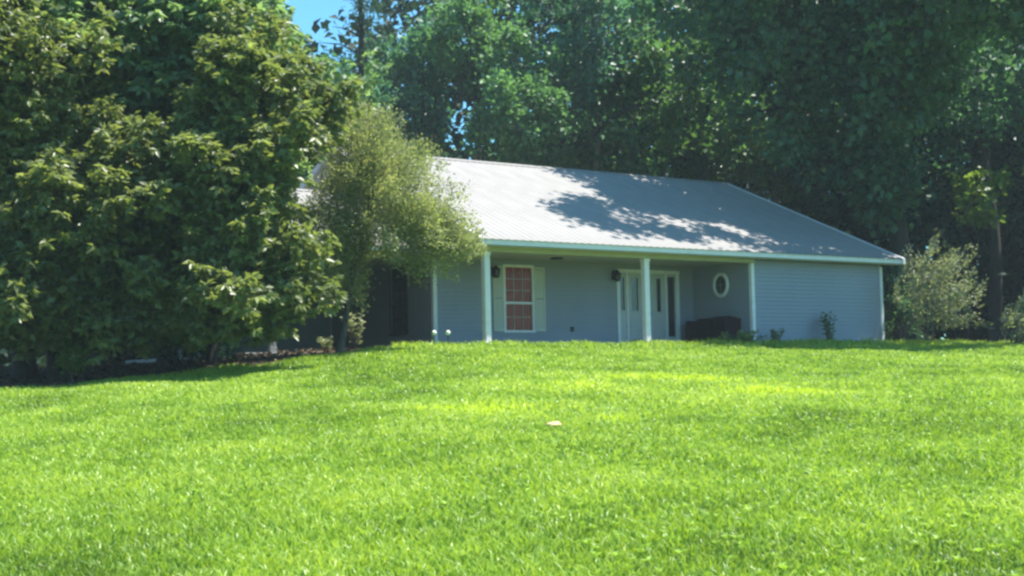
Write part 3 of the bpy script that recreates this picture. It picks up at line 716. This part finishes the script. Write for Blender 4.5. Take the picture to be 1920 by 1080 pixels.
# ------------------------------------------------------------------ bushes and weeds
def spray_bush(name, label, px, py, Y, r, n_, lm, per, size, lean=(.75, -.1, .55), cat='bush', sl=.7, ground=None):
    c = at(px, py, Y); b = np.array([c.x, Y, g(c.x, Y)])
    root = tag(empty(name, b), label, cat)
    C = clump_centres(n_, tuple(c), r, inner=.15); C = C[C[:, 2] > b[2] + .1]; C = C[np.abs(w2h(C[:, 0], C[:, 1])[1]) > -1]
    for q in range(7):
        e = Vector(C[random.randrange(len(C))]) - Vector(b)
        tube('stem', [(random.uniform(-.1, .1), random.uniform(-.1, .1), -.1), e * .5 + Vector((0, 0, .1)), e], [.03, .022, .008], M['bark'], root, 6)
    N_ = len(C) * per; ctr = np.repeat(C, per, 0)
    d0 = np.array(lean) + .55 * rdir(len(C)) + (C - np.array(c)) / np.array(r) * .45
    sp = np.repeat(d0 / np.linalg.norm(d0, axis=1, keepdims=True), per, 0)
    tt = rng.random((N_, 1)) * sl; P = ctr + sp * tt + rng.normal(size=(N_, 3)) * .06
    Ln = size * (.7 + .6 * rng.random(N_))
    me = leaves('foliage', P - b, sp + .8 * rdir(N_), rdir(N_) * .5 + np.array([0, 0, .6]), Ln, Ln * .3, np.clip(np.repeat(rng.random(len(C)) * .4, per) + rng.random(N_) * .6, 0, 1))
    tag(link('foliage', me, root, LM[lm]), kind='stuff')
    return root
spray_bush('sage_bush', 'tall pale sage-coloured bush at the right corner of the house', 1740, 565, 43.5, (1.1, .9, 1.45), 100, 'sage', 50, .10, sl=1.15)
spray_bush('sage_bush', 'smaller sage-coloured bush cut by the right edge of the picture', 1905, 620, 42.5, (.7, .7, .75), 40, 'sage', 55, .11)
spray_bush('dark_bush', 'dark low bush added to fill the shade under the left trees', 330, 640, 30.5, (1.7, .8, .75), 60, 'dark', 60, .15, lean=(0, 0, .4))  # bush put in to darken the gap between the trunks
spray_bush('dark_bush', 'dark bush in the shade between house corner and sage bush', 1690, 590, 45.5, (.8, .7, 1.3), 50, 'dark', 60, .13, lean=(0, 0, .6))
def weed(name, label, hx, hy, h, spread, n_st, lm='weed', size=.12, cat='weed', group=None, npl=16):
    w = h2w(hx, hy); b = Vector((w.x, w.y, g(w.x, w.y)))
    root = tag(empty(name, b), label, cat, group)
    P, Dr = [], []
    for s_ in range(n_st):
        a = random.uniform(0, 6.28); e = Vector((math.cos(a) * spread * random.random(), math.sin(a) * spread * random.random(), h * random.uniform(.6, 1)))
        pts = [(e.x * .15, e.y * .15, -.05), e * .5 + Vector((0, 0, .08 * h)), e]
        tube('stem', pts, [.008, .006, .003], M['bark'], root, 5)
        for k in range(npl):
            t = .2 + .8 * k / npl; p_ = Vector(pts[1]) * 2 * t * (1 - t) + e * t * t
            P.append(p_); aa = k * 2.4 + s_; Dr.append((math.cos(aa), math.sin(aa), .25))
    P = np.array(P); Dr = np.array(Dr) + .2 * rng.normal(size=(len(P), 3)); Ln = size * (.7 + .6 * rng.random(len(P)))
    tag(link('foliage', leaves('foliage', P, Dr, np.tile([0, 0, 1.0], (len(P), 1)) + .2 * rng.normal(size=(len(P), 3)), Ln, Ln * .28, rng.random(len(P))), root, LM[lm]), kind='stuff')
    return root
weed('tall_weed', 'tall thin weed standing before the plain blue wall', 12.55, .05, 1.1, .34, 10, size=.14)
weed('leafy_weed', 'low leafy weed at the foot of the corner trim by the sofa', 10.15, -.02, .55, .38, 10, lm='sage', size=.12)
weed('leafy_weed', 'loose weeds growing at the porch edge in front of the sofa', 8.7, -.25, .50, .75, 22, size=.13)
weed('tall_weed', 'slim dark weed against the far right corner trim of the house', 15.2, .1, .95, .18, 4, lm='mid', size=.12)
weed('leafy_weed', 'small weed at the lawn edge beside the side porch post', -3.1, 2.2, .4, .4, 8, lm='sage', size=.1)
weed('pale_shrub', 'pale leafy shoot beneath the feathery tree', -2.35, 2.1, 1.15, .5, 8, lm='sage', size=.15, cat='shrub')
c = at(138, 668, 26.6)
b = np.array([c.x, 26.6, g(c.x, 26.6)]); root = tag(empty('bright_shrub', b), 'small bright green shrub in the shade by the thin trunk at left', 'shrub')
C = clump_centres(26, (c.x, 26.6, c.z), (.26, .22, .22))
for q in range(4): tube('stem', [(0, 0, -.1), (Vector(C[q]) - Vector(b)) * .5, Vector(C[q]) - Vector(b)], [.012, .01, .004], M['bark'], root, 5)
tag(link('foliage', crown_mesh(C - b, 26, .14, .09), root, LM['yellow']), kind='stuff')

# ------------------------------------------------------------------ small things on the ground
gm = lathe_mesh('globe', [(.01, -.055)] + [(.057 * math.cos(t), .057 * math.sin(t)) for t in np.linspace(-1.3, 1.3, 9)] + [(.008, .057)], 16); gm.materials.append(M['globe'])
for (px, lab) in ((814, 'milky white globe light on a stake before the corner trim'), (840, 'milky white globe light on a stake, the one nearer the end porch post')):
    p_ = at(px, 624, 33.0); gz = g(p_.x, 33.0)
    t = tag(empty('globe_light', (p_.x, 33.0, gz)), lab, 'garden light', 'globe lights by the porch corner')
    link('globe', gm, t, loc=(0, 0, p_.z - gz)); tube('stake', [(0, 0, -.1), (0, 0, p_.z - gz - .06)], [.012, .012], M['lantern'], t, 6)
# tan stone on the lawn: intersect the line of sight with the ground
def on_ground(px, py):
    lo, hi = 4.0, 34.0
    for _ in range(50):
        mid = (lo + hi) / 2; q = at(px, py, mid)
        if q.z > g(q.x, q.y): lo = mid
        else: hi = mid
    return at(px, py, lo)
q = on_ground(1038, 806)
bm_ = bmesh.new(); bmesh.ops.create_icosphere(bm_, subdivisions=3, radius=1)
for v_ in bm_.verts:
    x, y, z = v_.co; k = 1 + .10 * math.sin(x * 4 + 1) * math.cos(y * 5) + .06 * math.sin(z * 7 + x * 3)
    v_.co = Vector((x * .10 * k, y * .065 * k, z * (.045 - .012 * math.exp(-(x / .25) ** 2)) * k))
me = bpy.data.meshes.new('stone'); bm_.to_mesh(me); bm_.free(); me.polygons.foreach_set('use_smooth', [True] * len(me.polygons))
tag(link('stone', me, None, M['stone'], loc=(q.x, q.y, g(q.x, q.y) + .055), rot=(.1, -.1, .3)), 'small tan stone lying in the sunlit lawn', 'stone')

# ------------------------------------------------------------------ grass, lawn weeds and dry leaves
gl_, n, l, p, o = mat('grass_blade')
a_ = n.new('ShaderNodeAttribute'); a_.attribute_name = 'rnd'
r_ = ramp(n, [(0, (.095, .165, .026)), (.42, (.243, .378, .050)), (.8, (.368, .492, .090)), (1, (.45, .57, .045))])
l.new(a_.outputs['Fac'], r_.inputs[0]); l.new(r_.outputs[0], p.inputs['Base Color']); p.inputs['Roughness'].default_value = .42; p.inputs['Specular IOR Level'].default_value = .35
t_ = n.new('ShaderNodeBsdfTranslucent'); mx = n.new('ShaderNodeMixShader'); mx.inputs[0].default_value = .42
br = n.new('ShaderNodeMix'); br.data_type = 'RGBA'; br.blend_type = 'MULTIPLY'; br.inputs['Factor'].default_value = 1; br.inputs['B'].default_value = (1.5, 1.4, .8, 1)
l.new(r_.outputs[0], br.inputs['A']); l.new(br.outputs['Result'], t_.inputs['Color'])
l.new(p.outputs[0], mx.inputs[1]); l.new(t_.outputs[0], mx.inputs[2]); l.new(mx.outputs[0], o.inputs['Surface'])
M['grass'] = gl_
def noise2(X, Y, s, k=5, seed=3):
    r_ = np.random.default_rng(seed); v = np.zeros_like(X)
    for i in range(k):
        a, ph = r_.random() * 6.28, r_.random(2) * 6.28; f_ = s * (1 + 1.1 * r_.random())
        v += np.sin((X * math.cos(a) + Y * math.sin(a)) * f_ + ph[0] + 1.5 * np.sin((Y * math.cos(a) - X * math.sin(a)) * f_ * .7 + ph[1]))
    return v / k
N = 570000
Yg = 5.5 * (46 / 5.5) ** rng.random(N)                     # more blades per square metre close by
Xg = rng.uniform(-1, 1, N) * (Yg * .40 + 4.2)
ok = lawn(Xg, Yg) & ((np.abs(Xg) < Yg * .40 + 1.6) | (rng.random(N) < .5)) & (rng.random(N) < np.clip(.25 + Yg / 20, 0, 1)); Xg, Yg = Xg[ok], Yg[ok]; N = len(Xg)
Zg = G(Xg, Yg)
pat = noise2(Xg, Yg, .45, seed=21) * .45 + noise2(Xg, Yg, 1.0) * .4 + noise2(Xg, Yg, 2.6, seed=5) * .45 + noise2(Xg, Yg, 6, seed=9) * .3
yp = np.zeros(N)                                            # patches of yellower, lusher grass
for (px, py, rx, ry) in ((905, 772, 1.3, 1.1), (1275, 713, 2.0, 1.0), (1165, 790, .35, .35), (400, 850, .7, .6), (1040, 725, 1.6, 1.2), (1480, 740, 1.4, .8)):
    c = on_ground(px, py); yp = np.maximum(yp, np.exp(-((Xg - c.x) / rx) ** 2 - ((Yg - c.y) / ry) ** 2) * (1 if py != 850 else .6))
hx, hy = w2h(Xg, Yg)
near_house = np.clip(1.1 - np.abs(hy) / 1.4, 0, 1) * (hy < .7) * (1.7 + 1.1 * (hx > 7.2))
Hh = (.055 + .035 * rng.random(N)) * (1 + .45 * pat) * (1 + .9 * near_house) + .02
Wb = .0040 + .00046 * Yg
th = rng.random(N) * 6.28; ln = .25 + .55 * rng.random(N)
dirx, diry = np.cos(th), np.sin(th)
ori = rng.random(N) * 3.14; sx_, sy_ = np.cos(ori), np.sin(ori)
base = np.stack([Xg, Yg, Zg - .005], 1)
side = np.stack([sx_, sy_, 0 * sx_], 1) * Wb[:, None]
midp = base + np.stack([dirx * ln * Hh * .35, diry * ln * Hh * .35, Hh * .6], 1)
tip = base + np.stack([dirx * ln * Hh * 1.15, diry * ln * Hh * 1.15, Hh * (1.02 - .3 * ln)], 1)
vv = np.stack([base - side, base + side, midp + side * .8, tip, midp - side * .8], 1).reshape(-1, 3)
bI = np.arange(N) * 5
ff = np.concatenate([np.stack([bI, bI + 1, bI + 2], 1), np.stack([bI, bI + 2, bI + 4], 1), np.stack([bI + 4, bI + 2, bI + 3], 1)])
rn = np.clip(.42 + .46 * pat + .32 * (rng.random(N) - .5) + .6 * yp, 0, 1)
tag(link('grass', fast_mesh('grass', vv, ff, np.tile(rn, 3)), None, M['grass']), 'bright green lawn grass sloping down from the house', 'grass', kind='stuff')
# broad-leaved weeds in the near lawn
NW = 2000
Yw = 6 * (30 / 6) ** rng.random(NW); Xw = rng.uniform(-1, 1, NW) * (Yw * .40 + 3); pw = noise2(Xw, Yw, .9, seed=12) + .35 * (Xw > 0)
ok = lawn(Xw, Yw) & (pw > -.1 + .5 * (rng.random(NW) - .5)); Xw, Yw = Xw[ok], Yw[ok]; NW = len(Xw); k = 6
cx = np.repeat(np.stack([Xw, Yw, G(Xw, Yw) + .035 + .03 * rng.random(NW)], 1), k, 0); th = np.tile(np.arange(k) * 1.05, NW) + np.repeat(rng.random(NW) * 6, k)
Dr = np.stack([np.cos(th), np.sin(th), .35 + .5 * rng.random(NW * k)], 1); Ln = .03 + .035 * rng.random(NW * k)
tag(link('lawn_weeds', leaves('lawn_weeds', cx, Dr, np.tile([0, 0, 1.0], (NW * k, 1)), Ln, Ln * .26, rng.random(NW * k)), None, leafmat('lawn_weed_leaf', (.13, .25, .03), (.24, .36, .07), .35, .5, .3)), 'small broad-leaved weeds scattered through the lawn', 'weeds', kind='stuff')
# dry leaves and twigs under the trees at the left
ND = 9000
Xd = rng.uniform(-14, -1.5, ND); Yd = rng.uniform(22, 40, ND); ok = ~lawn(Xd, Yd); hx, hy = w2h(Xd, Yd); ok &= ~((hy > 2.2) & (hx > -7.3)); Xd, Yd = Xd[ok], Yd[ok]; ND = len(Xd)
P = np.stack([Xd, Yd, G(Xd, Yd) + .01 + .03 * rng.random(ND)], 1); th = rng.random(ND) * 6.28
Ln = .07 + .08 * rng.random(ND)
tag(link('leaf_litter', leaves('leaf_litter', P, np.stack([np.cos(th), np.sin(th), .25 * rng.normal(size=ND)], 1), np.tile([0, 0, 1.0], (ND, 1)) + .35 * rng.normal(size=(ND, 3)), Ln, Ln * .35, rng.random(ND)), None, LM['litter']), 'brown dry leaves covering the shaded ground under the left trees', 'leaf litter', kind='stuff')

# ------------------------------------------------------------------ added haze, stands in for the veil of the windshield
hz = tag(link('haze', pyd('haze', boxv(-420, 420, -70, 110, -3, 42), BOXF)), 'thin haze volume added to lift the darks like a windshield veil', 'haze', kind='stuff')
hm_ = bpy.data.materials.new('thin_haze'); hm_.use_nodes = True; n = hm_.node_tree.nodes; n.clear()
vo = n.new('ShaderNodeOutputMaterial'); vp = n.new('ShaderNodeVolumePrincipled'); vp.inputs['Density'].default_value = .00055; vp.inputs['Color'].default_value = (.78, .95, 1, 1)
vp.inputs['Anisotropy'].default_value = .0
hm_.node_tree.links.new(vp.outputs[0], vo.inputs['Volume']); hz.data.materials.append(hm_)
